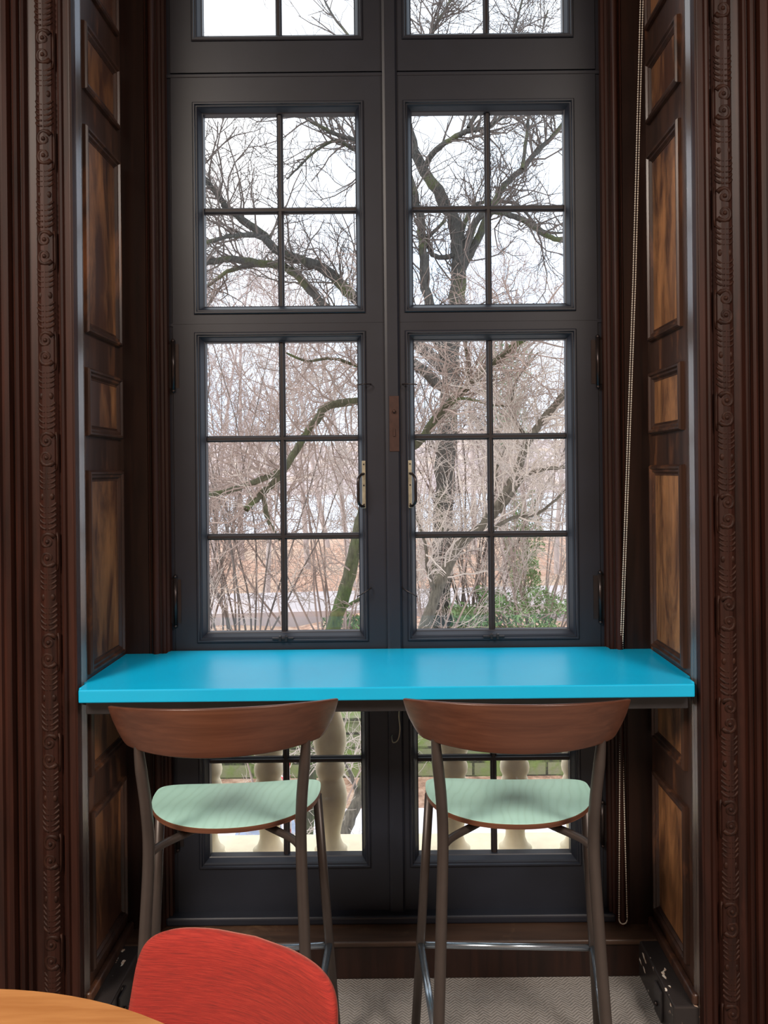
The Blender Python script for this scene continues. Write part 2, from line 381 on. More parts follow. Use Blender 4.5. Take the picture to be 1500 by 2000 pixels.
for s_, nm in ((-1, 'baseboard_left'), (1, 'baseboard_right')):
    X = XC+s_*HW; a, b_ = X+s_*.01, X-s_*.072
    x0, x1 = sorted((a, b_))
    o = struct(MB().box(x0, x1, YFS[s_]+.01, YR, .001, .118).build(nm, M['chipped'], None, .005))
    q0, q1 = sorted((X, X-s_*.02))
    MB().box(q0, q1, YFS[s_]+.01, YR, .118, .150).build('baseboard_cap', M['stile_wood'], o, .008, seg=3)
    # little cover plate and catch on the board
    g0, g1 = sorted((b_-s_*.001, b_-s_*.008))
    c = MB().box(g0, g1, 2.285, 2.345, .012, .100).build('cover_plate', M['black'], o, .002)
    MB().ball((b_-s_*.012, 2.315, .05), .007).build('catch', M['handle'], c)

# casing between reveals and window frame
for s_, nm in ((-1, 'trim_5'), (1, 'trim_6')):
    root = struct(thing(nm)); X = XC+s_*HW
    x1 = XC+s_*.735
    a, b_ = sorted((X, x1)); MB().box(a, b_, YR, 2.87, 0, ZT).build('casing_board', M['casing'], root)
    pr = [(0, .04), (0, 0), (.003, -.004), (.006, -.004), (.009, .004), (.012, -.002)]
    for i in range(9): t = PI*i/8; pr.append((.024-.011*math.cos(t), -.003-.012*math.sin(t)))
    pr += [(.037, .004), (.041, .004), (.043, .012), (.050, .014), (.052, .022), (.060, .024), (.060, .06)]
    xs = XC+s_*.775
    MB().prism([(xs-s_*d, YR+h) for d, h in pr], .09, ZT).build('roll_moulding', M['trim_wood'], root)

# step under the window
st = struct(thing('trim_7'))
MB().box(XC-HW+.065, XC+HW-.065, 2.516, 2.86, .001, .105).build('step_riser', M['casing'], st, .003)
MB().box(XC-HW+.002, XC+HW-.002, 2.505, 2.86, .105, .122).build('step_board', M['step_wood'], st, .006, seg=3)
MB().box(XC-.735, XC+.735, 2.60, 2.86, .122, .150).build('threshold', M['frame'], st, .008, seg=3)

# ------------------------------------------------------------------ window
KG = 585.0
def zk(k): return H+k/KG
OX0, OX1, MX = 55.5/KG, 351.5/KG, 203.5/KG
win = struct(thing('window_1'))
Z = lambda k: zk(k)
sash_x = .702
# fixed frame
mb = MB()
for s_ in (-1, 1):
    a, b_ = sorted((XC+s_*sash_x, XC+s_*.74)); mb.box(a, b_, YW+.004, 2.84, .13, ZT)
mb.box(XC-.74, XC+.74, YW-.002, 2.84, Z(764), Z(772)); mb.box(XC-.74, XC+.74, YW+.004, 2.84, ZT-.06, ZT)
mb.box(XC-.74, XC+.74, YW+.001, 2.70, Z(283), Z(292))
mb.build('window_frame', M['frame'], win, .003)
GY = 2.690
fnw = lambda a, b, h: (a, YW-h, b)
BEAD = [(-.031, -.004), (-.030, .004), (-.027, .007), (-.022, .007), (-.019, .001), (-.016, .001), (-.012, -.004), (-.007, -.013), (-.003, -.020), (0, -.022), (0, -.052)]
def sash(s_, z0, z1, groups, label, hardware):
    """groups = (glass bottom, glass top, muntin heights)"""
    root = thing('sash'); root.parent = win
    xi, xo = XC+s_*.004, XC+s_*sash_x
    ga, gb = sorted((XC+s_*OX0, XC+s_*OX1)); A, B = sorted((xi, xo))
    mb = MB()
    mb.box(A, ga-.028, YW, GY+.03, z0, z1); mb.box(gb+.028, B, YW, GY+.03, z0, z1)
    zz = z0
    for g0, g1, ms in groups: mb.box(ga-.028, gb+.028, YW, GY+.03, zz, g0-.028); zz = g1+.028
    if zz < z1: mb.box(ga-.028, gb+.028, YW, GY+.03, zz, z1)
    mb.build('sash_frame', M['frame'], root)
    for g0, g1, ms in groups:
        bd = MB(); bd.rect_mould(ga, gb, g0, g1, BEAD, fnw); bd.build('glazing_bead', M['frame'], root)
        mm = MB(); r = .0102; cx = XC+s_*MX
        pr = lambda c: [(c-r, 0), (c-r, .012), (c-r*.55, .017), (c-r*.45, .021), (c+r*.45, .021), (c+r*.55, .017), (c+r, .012), (c+r, 0)]
        mm.prism(pr(cx), g0-.003, g1+.003, 0, lambda a, b, h: (a, GY-b, h))
        for m_ in ms: mm.prism(pr(m_), ga-.003, gb+.003, 0, lambda a, b, h: (h, GY-b-.0004, a))
        mm.build('muntins', M['sashbrown'], root)
        MB().box(ga-.006, gb+.006, GY+.001, GY+.005, g0-.006, g1+.006).build('pane', M['glass'], root)
    if hardware:
        hx = P(711 if s_ < 0 else 801, 955, YW).x
        pl = MB().box(hx-.006, hx+.006, YW-.012, YW-.007, P(0, 1000, YW).z+.013*0, P(0, 907, YW).z).build('handle_plate', M['brass'], root, .002)
        z_0, z_1 = 1.485, 1.592
        dx = s_*.017; yy = YW-.010
        pts = smoothpath([(hx, yy, z_1), (hx+dx*.6, yy-.022, z_1-.004), (hx+dx, yy-.036, z_1-.02), (hx+dx, yy-.038, (z_0+z_1)/2), (hx+dx, yy-.036, z_0+.018), (hx+dx*.6, yy-.02, z_0+.003), (hx, yy, z_0)], 5)
        MB().tube(pts, .0048, 10).build('handle', M['handle'], pl)
        for zc in (.0,): pass
        sc = MB()
        for zc in (P(0, 992, YW).z, P(0, 955, YW).z, P(0, 914, YW).z): sc.ball((hx, YW-.0125, zc), .0028)
        sc.build('screw', M['handle'], pl)
        ex = XC+s_*(sash_x-.001)
        for v0, v1 in ((672, 765), (1132, 1224), (1580, 1660)):
            za, zb = P(0, v1, YW).z, P(0, v0, YW).z
            h = MB(); h.tube([(ex, YW-.005, za), (ex, YW-.005, zb)], .0065, 10)
            h.ball((ex, YW-.005, zb+.004), .007); h.ball((ex, YW-.005, za-.004), .007); h.box(ex-.022, ex+.018, YW-.002, YW+.001, za+.006, zb-.006)
            h.build('hinge', M['handle'], root)
        for vv, dz in ((751, -.002), (1148, -.012)):
            u0, u1 = ((724, 697) if s_ < 0 else (787, 815)); uz = P(u0, vv, YW)
            q = P(u1, vv, YW-.04); MB().tube(smoothpath([(uz.x, YW+.001, uz.z), (uz.x, YW-.014, uz.z), ((uz.x+q.x)/2, YW-.03, uz.z+dz), (q.x, YW-.034, uz.z+dz*2)], 4), .0022, 7).build('cabin_hook', M['handle'], root)
        # latch at the foot of the upper lights
        lx = XC+s_*(MX-.0); zz = P(0, 1252, YW).z
        l = MB(); l.box(lx-.035, lx+.035, YW-.013, YW-.004, zz-.003, zz+.004); l.box(lx-.012, lx-.004, YW-.018, YW-.004, zz-.008, zz+.010); l.box(lx+.008, lx+.016, YW-.018, YW-.004, zz-.008, zz+.010)
        l.build('latch', M['handle'], root, .001)
    return root
for s_ in (-1, 1):
    sash(s_, Z(774), ZT-.06, [(Z(852), ZT-.12, [3.40])], '', False)
    sash(s_, Z(288), Z(768), [(Z(324), Z(699), [Z(513)])], '', False)
    sash(s_, .132, Z(286), [(Z(-748), Z(-381), [Z(-564)]), (Z(-311), Z(254), [Z(66), Z(-126)])], '', True)
mb = MB(); mb.prism([(XC-.004, 0), (XC-.002, .010), (XC+.006, .012), (XC+.040, .012), (XC+.046, .006), (XC+.047, 0)], .135, ZT, 0, lambda a, b, h: (a, YW-b, h))
mb.build('astragal', M['frame'], win)
p0, p1 = P(761, 882, YW), P(779, 774, YW)
lp = MB().box(p0.x, p1.x, YW-.0145, YW-.0115, p0.z, p1.z).build('lock_plate', M['bronze'], win, .001)
kn = MB(); kn.ball(((p0.x+p1.x)/2, YW-.018, P(0, 812, YW).z), .006); kn.box((p0.x+p1.x)/2-.003, (p0.x+p1.x)/2+.003, YW-.018, YW-.0145, P(0, 860, YW).z, P(0, 846, YW).z); kn.build('keyhole', M['bronze'], lp)
# hanging wire pull below the counter
q = [P(784, 1388, YW-.016), P(780, 1386, YW-.026), P(779, 1400, YW-.03), P(781, 1425, YW-.03), P(777, 1445, YW-.03), P(768, 1450, YW-.028), P(765, 1440, YW-.02), P(766, 1436, YW-.012)]
MB().tube(smoothpath(q, 5), .0022, 7).build('wire_pull', M['brass'], win)

# ------------------------------------------------------------------ cyan counter
ct = thing('window_counter', (XC, 2.40, 1.016), label='bright cyan counter top fitted across the alcove below the window panes', cat='counter')
TH = .036
hw0, hw1, hw2 = .8345, .846, .8525
poly = [(-hw0, 2.160), (hw0, 2.160), (hw0, 2.182), (hw1-.004, 2.182), (hw1-.004, 2.238), (hw2, 2.240), (hw2, 2.592), (.722, 2.592), (.722, 2.630), (-.722, 2.630), (-.722, 2.592), (-hw2, 2.592), (-hw2, 2.240), (-hw1+.004, 2.238), (-hw1+.004, 2.182), (-hw0, 2.182)]
MB().prism([(x, y-2.40) for x, y in poly], -TH, 0).build('counter_top', M['cyan'], ct, .004, seg=3)
sb = MB(); sb.box(-.83, .83, 2.20-2.40, 2.235-2.40, -TH-.042, -TH-.0005); sb.box(-.72, .72, .17, .20, -TH-.04, -TH-.0005)
sb.build('support_bar', M['black'], ct, .002)
for s_ in (-1, 1): MB().box(*sorted((s_*.845, s_*.80)), 2.245-2.4, 2.58-2.4, -TH-.03, -TH-.0005).build('wall_bracket', M['black'], ct, .002)

# ------------------------------------------------------------------ bar stools (local origin on floor under seat centre, facing +Y)
def make_stool():
    root = thing('bar_stool')
    # seat
    def outline(k, n=72):
        out = []
        for i in range(n):
            t = 2*PI*i/n; c, s2 = math.cos(t), math.sin(t)
            e, d = (3.3, .095) if s2 > 0 else (2.25, .245)
            out.append((k*.217*math.copysign(abs(c)**(2/e), c), .07+k*d*math.copysign(abs(s2)**(2/e), s2)))
        return out
    def zs(x, y): return .752-.06*(y)+.35*x*x*.6-(max(0, y-.10)**2)*.9-.004+ .25*max(0, -.08-y)**2
    def layer(t0, t1):
        rings = [0, .25, .5, .75, .93, 1]; n = 72; vs = []; fs = []
        for side, tz in ((0, t1), (1, t0)):
            for k in rings[1:]:
                for x, y in outline(k, n): vs.append((x, y, zs(x, y)+tz))
            vs.append((0, .07, zs(0, .07)+tz))
        R = len(rings)-1; off = R*n+1
        for side in (0, 1):
            o = side*off
            for r in range(R-1):
                for j in range(n): fs.append((o+r*n+j, o+r*n+(j+1) % n, o+(r+1)*n+(j+1) % n, o+(r+1)*n+j))
            for j in range(n): fs.append((o+R*n, o+j, o+(j+1) % n))
        a = (R-1)*n
        for tz in (t1, t0):
            for x, y in outline(1, n): vs.append((x, y, zs(x, y)+tz))
        w0 = 2*off
        for j in range(n): fs.append((w0+j, w0+(j+1) % n, w0+n+(j+1) % n, w0+n+j))
        return vs, fs
    v, f = layer(-.010, .002); m_ = MB(); m_.add(v, f, 0, True); seat = m_.build('seat', M['plyedge'], root)
    v, f = layer(.0021, .0036); m_ = MB(); m_.add(v, f, 0, True); m_.build('seat_veneer', M['mint'], seat)
    for o in (seat,): o['label'] = 'brown plywood edge and underside of seat'
    # backrest: bent plywood sheet
    nu, nv, th = 44, 8, .011; rows = []
    def bp(a, w, off):
        # a -1..1 across, w 0..1 up
        ax = abs(a); ang = a*1.02
        hw_t, hw_b = .262, .246
        hw = hw_b+(hw_t-hw_b)*w-.010*(1-w)**4
        x = hw*math.sin(ang)/math.sin(1.02)
        y = -.318+.19*(1-math.cos(ang*.98))*1.42 + (1-w)*.016
        zt = 1.088-.022*ax**2; zb = .974+.004*ax**2+.022*(max(0, ax-.86)/.14)**2
        z = zb+(zt-zb)*w
        nx, ny = math.sin(ang)*.75, -math.cos(ang)
        L = math.hypot(nx, ny); return (x+nx/L*off, y+ny/L*off, z)
    vs = []; fs = []
    for side, off in ((0, th/2), (1, -th/2)):
        for i in range(nu+1):
            for j in range(nv+1): vs.append(bp(-1+2*i/nu, j/nv, off))
    K = (nu+1)*(nv+1); id_ = lambda s, i, j: s*K+i*(nv+1)+j
    for s in (0, 1):
        for i in range(nu):
            for j in range(nv): fs.append((id_(s, i, j), id_(s, i+1, j), id_(s, i+1, j+1), id_(s, i, j+1)))
    for i in range(nu):
        for j in (0, nv): fs.append((id_(0, i, j), id_(0, i+1, j), id_(1, i+1, j), id_(1, i, j)))
    for j in range(nv):
        for i in (0, nu): fs.append((id_(0, i, j), id_(0, i, j+1), id_(1, i, j+1), id_(1, i, j)))
    m_ = MB(); m_.add(vs, fs, 0, True); bo = m_.build('backrest', M['walnut'], root)
    bv = bo.modifiers.new('bevel', 'BEVEL'); bv.width = .0035; bv.segments = 3; bv.limit_method = 'ANGLE'; bv.angle_limit = 1.0
    # legs
    for s_ in (-1, 1):
        pts = smoothpath([(s_*.205, -.305, .010), (s_*.190, -.265, .30), (s_*.178, -.218, .60), (s_*.174, -.205, .74), (s_*.177, -.215, .84), (s_*.186, -.226, .94), (s_*.191, -.232, 1.02)], 6)
        MB().tube(pts, [.0135]*(len(pts)-8)+[.0135-.0007*i for i in range(8)], 14).build('leg', M['steel'], root)
        pts = [(s_*.255, .165, .010), (s_*.207, .085, .728)]
        MB().tube(pts, .0125, 14).build('leg', M['steel'], root)
    fr = MB()
    for s_ in (-1, 1):
        fr.tube(smoothpath([(s_*.175, -.205, .722), (s_*.150, -.17, .730), (s_*.08, -.09, .731), (s_*.03, 0, .729), (s_*.08, .06, .727), (s_*.205, .086, .722)], 5), .0095, 10)
    fr.tube([(-.205, .086, .720), (.205, .086, .720)], .009, 10)
    fr.build('seat_frame', M['steel'], root)
    fy = lambda z: .165+(.085-.165)*(z-.01)/.718
    fx = lambda z: .255-.048*(z-.01)/.718
    MB().tube([(-fx(.292), fy(.292), .292), (fx(.292), fy(.292), .292)], .0085, 12).build('foot_rail', M['chrome'], root)
    for s_ in (-1, 1): MB().tube([(s_*fx(.297), fy(.297), .297), (s_*.190, -.266, .290)], .0095, 12).build('foot_rail', M['chrome'], root)
    MB().tube([(-.190, -.266, .290), (.190, -.266, .290)], .0085, 12).build('foot_rail', M['chrome'], root)
    return root
st1 = make_stool()
st1.location = (.282, 2.060, 0); st1.rotation_euler.z = -.045
st2 = copy_tree(st1); st2.location = (-.423, 2.055, 0); st2.rotation_euler.z = .085
g_ = 'mint seated bar stools at the cyan counter'
tag(st1, 'walnut backed bar stool with mint seat, under the counter beside the blind chain', 'bar stool', g_)
tag(st2, 'walnut backed bar stool with mint seat, standing behind the red upholstered chair', 'bar stool', g_)

# ------------------------------------------------------------------ roller blind and bead chain
bl = thing('roller_blind', (XC, 2.45, 3.86), label='rolled up window blind at the head of the alcove with a long metal bead chain', cat='blind')
MB().tube([(-.80, 0, 0), (.80, 0, 0)], .035, 20).build('blind_roll', M['plaster'], bl)
for s_ in (-1, 1): MB().box(*sorted((s_*.80, s_*.835)), -.04, .04, -.045, .09).build('end_bracket', M['black'], bl, .003)
ch = MB()
def strand(pts):
    pts = [Vector(p) for p in pts]
    ch.tube(pts, .0007, 4, cap=False)
    for a, b_ in zip(pts, pts[1:]):
        n_ = max(1, int((b_-a).length/.0072))
        for i in range(n_): ch.ball(a.lerp(b_, i/n_), .0024, 6, 4)
o0 = Vector((XC, 2.45, 3.86))
loopw = .008
tp = [P(1252, -40, 2.40), P(1236, 560, 2.48), P(1215, 1262, 2.575)]
bt_l, bt_r = P(1209, 1795, 2.574), P(1225, 1795, 2.574)
A_ = [Vector((tp[0].x+.008, 2.42, 3.86)), tp[0], tp[1], tp[2]+Vector((-.003, .008, 0)), P(1211, 1410, 2.583), bt_l]
B_ = [Vector((tp[0].x+.016, 2.43, 3.86)), tp[0]+Vector((.008, 0, 0)), tp[1]+Vector((.008, 0, 0)), tp[2]+Vector((.004, .008, 0)), P(1215, 1410, 2.583), bt_r]
strand([p-o0 for p in A_]); strand([p-o0 for p in B_])
arc = [bt_l.lerp(bt_r, .5)+Vector((-math.cos(t)*(bt_r.x-bt_l.x)/2, 0, -math.sin(t)*.016)) for t in [PI*i/10 for i in range(11)]]
strand([p-o0 for p in arc])
ch.build('bead_chain', M['chain'], bl)

# ------------------------------------------------------------------ round oak table (front left) and red chair
pts3 = [P(330, 2000, 1), P(200, 1955, 1), P(20, 1930, 1)]
TZ = .74
pp = []
for u, v in ((330, 2000), (200, 1955), (20, 1930)):
    q = P(u, v, 1.0); t = (TZ-H)/(q.z-H); pp.append((q.x*t, t))
(ax, ay), (bx, by), (cx_, cy_) = pp
d = 2*(ax*(by-cy_)+bx*(cy_-ay)+cx_*(ay-by))
ux = ((ax*ax+ay*ay)*(by-cy_)+(bx*bx+by*by)*(cy_-ay)+(cx_*cx_+cy_*cy_)*(ay-by))/d
uy = ((ax*ax+ay*ay)*(cx_-bx)+(bx*bx+by*by)*(ax-cx_)+(cx_*cx_+cy_*cy_)*(bx-ax))/d
RT = math.hypot(ax-ux, ay-uy); print('TABLE centre', ux, uy, 'r', RT)
tb = thing('round_table', (ux, uy, 0), label='round pale oak table at the lower left corner in front of the red chair', cat='table')
MB().lathe([(RT-.012, TZ-.028), (RT-.003, TZ-.024), (RT, TZ-.014), (RT, TZ-.004), (RT-.003, TZ)], 0, 0, 128).build('tabletop', M['oak'], tb)
MB().lathe([(.028, .03), (.028, TZ-.03)], 0, 0, 24).build('pedestal', M['black'], tb)
MB().lathe([(min(.28, RT*.7), .001), (min(.28, RT*.7), .008), (.20, .018), (.05, .032), (.03, .06)], 0, 0, 48).build('base', M['black'], tb)

def make_chair():
    root = thing('armchair')
    # local: backrest along X, faces -Y
    # rounded upholstered back: superellipse front view, curved plan
    nu, nv = 48, 30; w, z0, z1 = .203, .50, .768; th = .018
    def outl(k, n=180):
        out = []; hh = (z1-z0)/2; e = 6.8
        for i in range(n):
            t = 2*PI*i/n; c, s2 = math.cos(t), math.sin(t)
            x = math.copysign(abs(c)**(2/e), c)*w; z = math.copysign(abs(s2)**(2/e), s2)*hh
            x *= 1+.06*(1-(z/hh+1)/2); out.append((k*x, (z0+z1)/2+k*z))
        return out
    n = 180; prof = [(0.02, 1.0), (.3, 1.0), (.6, .99), (.82, .93), (.93, .76), (.985, .45), (1.0, 0), (.985, -.45), (.93, -.76), (.82, -.93), (.6, -.99), (.3, -1), (.02, -1)]
    vs = []
    for k, h in prof:
        for x, z in outl(k, n):
            y = -1.35*x*x+.20*(z-z0)  # wraps toward the sitter, leans back
            vs.append((x, y-h*th, z))
    fs = [(r*n+j, r*n+(j+1) % n, (r+1)*n+(j+1) % n, (r+1)*n+j) for r in range(len(prof)-1) for j in range(n)]
    fs += [tuple(range(n))[::-1], tuple((len(prof)-1)*n+j for j in range(n))]
    m_ = MB(); m_.add(vs, fs, 0, True); m_.build('backrest', M['red'], root)
    vs = []
    for k, h in prof:
        for i in range(n):
            t = 2*PI*i/n; c, s2 = math.cos(t), math.sin(t)
            vs.append((k*.235*math.copysign(abs(c)**(2/4), c), -.235+k*.225*math.copysign(abs(s2)**(2/4), s2), .445-h*.035))
    m_ = MB(); m_.add(vs, fs, 0, True); m_.build('seat', M['red'], root)
    for s_ in (-1, 1): MB().tube(smoothpath([(s_*.12, -.06, .42), (s_*.12, .00, .45), (s_*.12, .02, .56)], 5), .011, 10).build('back_support', M['steel'], root)
    for s_ in (-1, 1):
        for y, y2 in ((-.40, -.44), (-.08, -.03)): MB().tube([(s_*.235, y2, .008), (s_*.17, y, .415)], [.009, .013], 12).build('leg', M['oak'], root)
    return root
chr_ = make_chair()
# upper back edge runs from the far left corner to the near right corner
ZC = .765
def onz(u, v, z):
    q = P(u, v, 1.0); t = (z-H)/(q.z-H); return Vector((q.x*t, t, z))
La, Ra = onz(300, 1806, ZC), onz(668, 1908, ZC)
ang = math.atan2(Ra.y-La.y, Ra.x-La.x); mid = (La+Ra)/2; wid = (Ra-La).length; print('CHAIR', La, Ra, ang, wid)
chr_.rotation_euler = (0, 0, ang); chr_.location = (mid.x+.02*math.sin(ang), mid.y-.02*math.cos(ang), 0)
tag(chr_, 'red woven upholstered chair with rounded back beside the round oak table', 'chair')

# ------------------------------------------------------------------ outside: balcony
bal = struct(thing('trim_8'))
MB().box(-2.2, 2.2, 2.88, 3.20, -.30, .150).build('balcony_kerb', M['stone'], bal, .006)
MB().box(-2.2, 2.2, 2.92, 3.14, .822, .925).build('balcony_rail', M['stone'], bal, .012)
struct(MB().box(-3.6, -.74+XC, 2.86, 2.882, -3.2, 6).build('wall_outer_left', M['brick_out'])); struct(MB().box(.74+XC, 3.6, 2.86, 2.882, -3.2, 6).build('wall_outer_right', M['brick_out']))
half = [(.066, .150), (.066, .166), (.060, .176), (.062, .186), (.050, .196), (.044, .206), (.037, .225), (.036, .245), (.041, .275), (.052, .315), (.060, .350), (.062, .385), (.058, .415), (.050, .440), (.045, .452), (.047, .460), (.053, .470), (.055, .484)]
prof = half+[(r, 2*.486-z) for r, z in half[::-1]]
b0 = None
for i in range(-3, 6):
    x = P(645+i*120, 1500, 3.0).x
    o = MB().lathe(prof, 0, 0, 32).build('baluster', M['stone']) if b0 is None else b0.copy()
    if b0 is None: b0 = o
    else: COL.objects.link(o)
    o.location = (x, 3.0, 0)
    names = {-3: 'cream stone baluster out of sight past the left window jamb', 5: 'cream stone baluster out of sight past the right window jamb', -2: 'cream stone baluster cut by the left edge of the low panes, behind the stool back',
             -1: 'cream stone baluster seen over and below the mint seat beside the red striped post',
             0: 'cream stone baluster seen whole through the low pane between left stool and door stile',
             1: 'cream stone baluster hidden behind the meeting stiles of the doors',
             2: 'cream stone baluster behind the left rear leg of the stool by the blind chain',
             3: 'cream stone baluster centred above the mint seat of the stool by the blind chain',
             4: 'cream stone baluster cut by the right edge of the low panes near the blind chain'}
    tag(o, names.get(i, 'cream stone baluster of the balcony out of sight past the window jambs'), 'baluster', 'balcony balusters')

# ------------------------------------------------------------------ ground
G0, G1 = -3.0, -2.1
struct(MB().box(-9, 9, 3.0, 12.0, G0-.2, G0).build('ground', M['path']))
mb = MB(); nx, ny = 60, 60; vs = []; fs = []
for j in range(ny+1):
    for i in range(nx+1):
        y = 12.35+(46-12.35)*j/ny; x = -26+52*i/nx
        vs.append((x, y, G1+(.12*math.sin(x*.7+y*.4)+.1*math.sin(x*1.9-y*.8))*min(1, (y-12.35)/3)))
for j in range(ny):
    for i in range(nx): fs.append((j*(nx+1)+i, j*(nx+1)+i+1, (j+1)*(nx+1)+i+1, (j+1)*(nx+1)+i))
mb.add(vs, fs, 0, True); struct(mb.build('ground', M['litter']))
mb = MB(); vs = []; fs = []
for i in range(41):
    x = -26+1.3*i; y = 21.5+.6*math.sin(x*.2)
    vs += [(x, y-1.5, G1+.25), (x, y+1.8, G1+.25), (x, y-1.5, G1-.2), (x, y+1.8, G1-.2)]
for i in range(40): a = i*4; fs += [(a, a+4, a+5, a+1), (a, a+2, a+6, a+4), (a+1, a+5, a+7, a+3)]
mb.add(vs, fs); struct(mb.build('path', M['path_far']))
struct(MB().box(-9, 9, 10.9, 12.0, G0-.1, G0+.02).build('leaf_bed', M['litter']))
struct(MB().box(-120, 120, 46, 170, G1-.8, G1-.35).build('river', M['water']))
mb = MB(); vs = []; fs = []; nx, ny = 70, 14
for j in range(ny+1):
    for i in range(nx+1):
        x = -150+300*i/nx; t = j/ny; top = 8.5+2.5*math.sin(x*.03+1)+1.5*math.sin(x*.09)+.6*math.sin(x*.5)-.03*x
        vs.append((x, 140+60*t, G1-.4+(top+2.1)*math.sin(t*PI/2)**.8))
for j in range(ny):
    for i in range(nx): fs.append((j*(nx+1)+i, j*(nx+1)+i+1, (j+1)*(nx+1)+i+1, (j+1)*(nx+1)+i))
mb.add(vs, fs, 0, True); struct(mb.build('hills', M['hill']))
mb = MB().box(-9, 9, 0, .42, -.9, -.05); mb.box(-9, 9, -.04, .46, -.05, .02)
tag(mb.build('stone_wall', M['mosswall'], None, .02, loc=(0, 11.95, G1)), 'low mossy stone retaining wall along the far side of the pale path', 'stone wall')
f_ = thing('railing', (0, 45, G1), label='pale railing at the river edge beyond the leaf covered slope', cat='railing')
MB().box(-14, 14, -.03, .03, .85, .95).box(-14, 14, -.03, .03, .1, .18).build('rail', M['fence'], f_)
mb = MB()
for i in range(0, 141): x = -14+i*.2; mb.box(x-.015, x+.015, -.015, .015, .15, .88)
tag(mb.build('railing_bars', M['fence'], f_), kind='stuff')
c0 = P(558, 1530, 9.0)
pole = thing('striped_post', (c0.x, 9.0, G0), label='red and white striped post beyond the balusters beside the pale path', cat='post')
mb = MB(); mb.lathe([(.05, 0), (.05, 1.32)], 0, 0, 16, 0)
mb.build('post', M['whitepole'], pole)
for i in range(9): MB().lathe([(.053, .06+i*.15), (.053, .13+i*.15)], 0, 0, 16).build('red_band', M['redpole'], pole)
c0 = P(515, 1600, 9.0)
sp = MB(); rr = random.Random(3)
for i in range(9):
    z = .03+i*.05; a, b_ = rr.uniform(-.06, .06), rr.uniform(-.06, .06); sp.box(-.38+a, .38+a, -.3+b_, .3+b_, z-.03, z+.012)
tag(sp.build('slate_stack', M['slate'], None, .006, loc=(c0.x, 9.2, G0)), 'stack of blue grey slate slabs seen between balusters under a mint seat', 'stone slabs')

# ------------------------------------------------------------------ trees
class Tree:
    def __init__(s, seed, rmin): s.mb = MB(); s.r = random.Random(seed); s.rmin = rmin; s.cf = 1.0
    def rv(s): return Vector((s.r.gauss(0, 1), s.r.gauss(0, 1), s.r.gauss(0, 1)))
    def limb(s, pts, r0, r1, mi=0, sides=10, wob=.02, n=5):
        q = smoothpath(pts, n); m = len(q)
        q = [p+s.rv()*wob*(r0+r1)*.5/.1*.5 if 0 < i < m-1 else p for i, p in enumerate(q)]
        rs = [(r0+(r1-r0)*i/(m-1))*(1+s.r.uniform(-.07, .07)) for i in range(m)]
        s.mb.tube(q, rs, sides, mi, cap=False); return q, rs
    def grow(s, p, d, L, r, lev, mi=1, crook=.42, up=.05, dens=3.0, ang=(.5, 1.1), fl=1.0):
        n = 5 if lev else 4; pts = [p]; dd = d.normalized(); st = L/n
        for i in range(n):
            dd = (dd+s.rv()*crook*.55*Vector((1, fl, 1)).length/1.7+Vector((0, 0, up))).normalized(); pts.append(pts[-1]+dd*st)
        r1 = max(s.rmin*.8, r*.45); rs = [max(s.rmin*.8, r+(r1-r)*i/n) for i in range(n+1)]
        s.mb.tube(pts, rs, 5 if r > s.rmin*3 else 3, mi, cap=False)
        if lev <= 0: return
        nc = max(1, int(round(dens*s.r.uniform(.8, 1.25))))
        for k in range(nc):
            i = s.r.uniform(.15, .97)*n; a = int(i); q = pts[a].lerp(pts[a+1], i-a)
            t = (pts[a+1]-pts[a]).normalized(); ax_ = s.rv().cross(t)
            if ax_.length < 1e-3: continue
            nd = Matrix.Rotation(s.r.uniform(*ang), 3, ax_.normalized()) @ t
            s.grow(q, nd, L*s.r.uniform(.4, .72), max(s.rmin, r*.55), lev-1, mi, crook, up, dens, ang, fl)
    def sprout(s, path, rs, count, L, lev, mi=1, lo=.1, hi=1.0, up=.5, **k):
        count = int(count*s.cf)
        n = len(path)-1
        for _ in range(count):
            i = s.r.uniform(lo, hi)*n; a = min(int(i), n-1); q = path[a].lerp(path[a+1], i-a)
            t = (path[a+1]-path[a]).normalized(); ax_ = s.rv().cross(t)
            if ax_.length < 1e-3: continue
            nd = Matrix.Rotation(s.r.uniform(.6, 1.3), 3, ax_.normalized()) @ t; nd.z += up*s.r.random()
            s.grow(q, nd, L*s.r.uniform(.5, 1.15), max(s.rmin*1.2, min(rs[a]*.5, s.rmin*4)), lev, mi, **k)
    def build(s, name, mats, base, **k):
        vs = s.mb.v; s.mb.v = [(x-base[0], y-base[1], z-base[2]) for x, y, z in vs]
        return tag(s.mb.build(name, mats, None, loc=tuple(base)), **k)
def L_(Y, *uv, dy=0):
    """limb path from photo directions, its depth drifting by dy along the limb"""
    n = len(uv); return [P(u, v, Y+dy*i/max(1, n-1)) for i, (u, v) in enumerate(uv)]

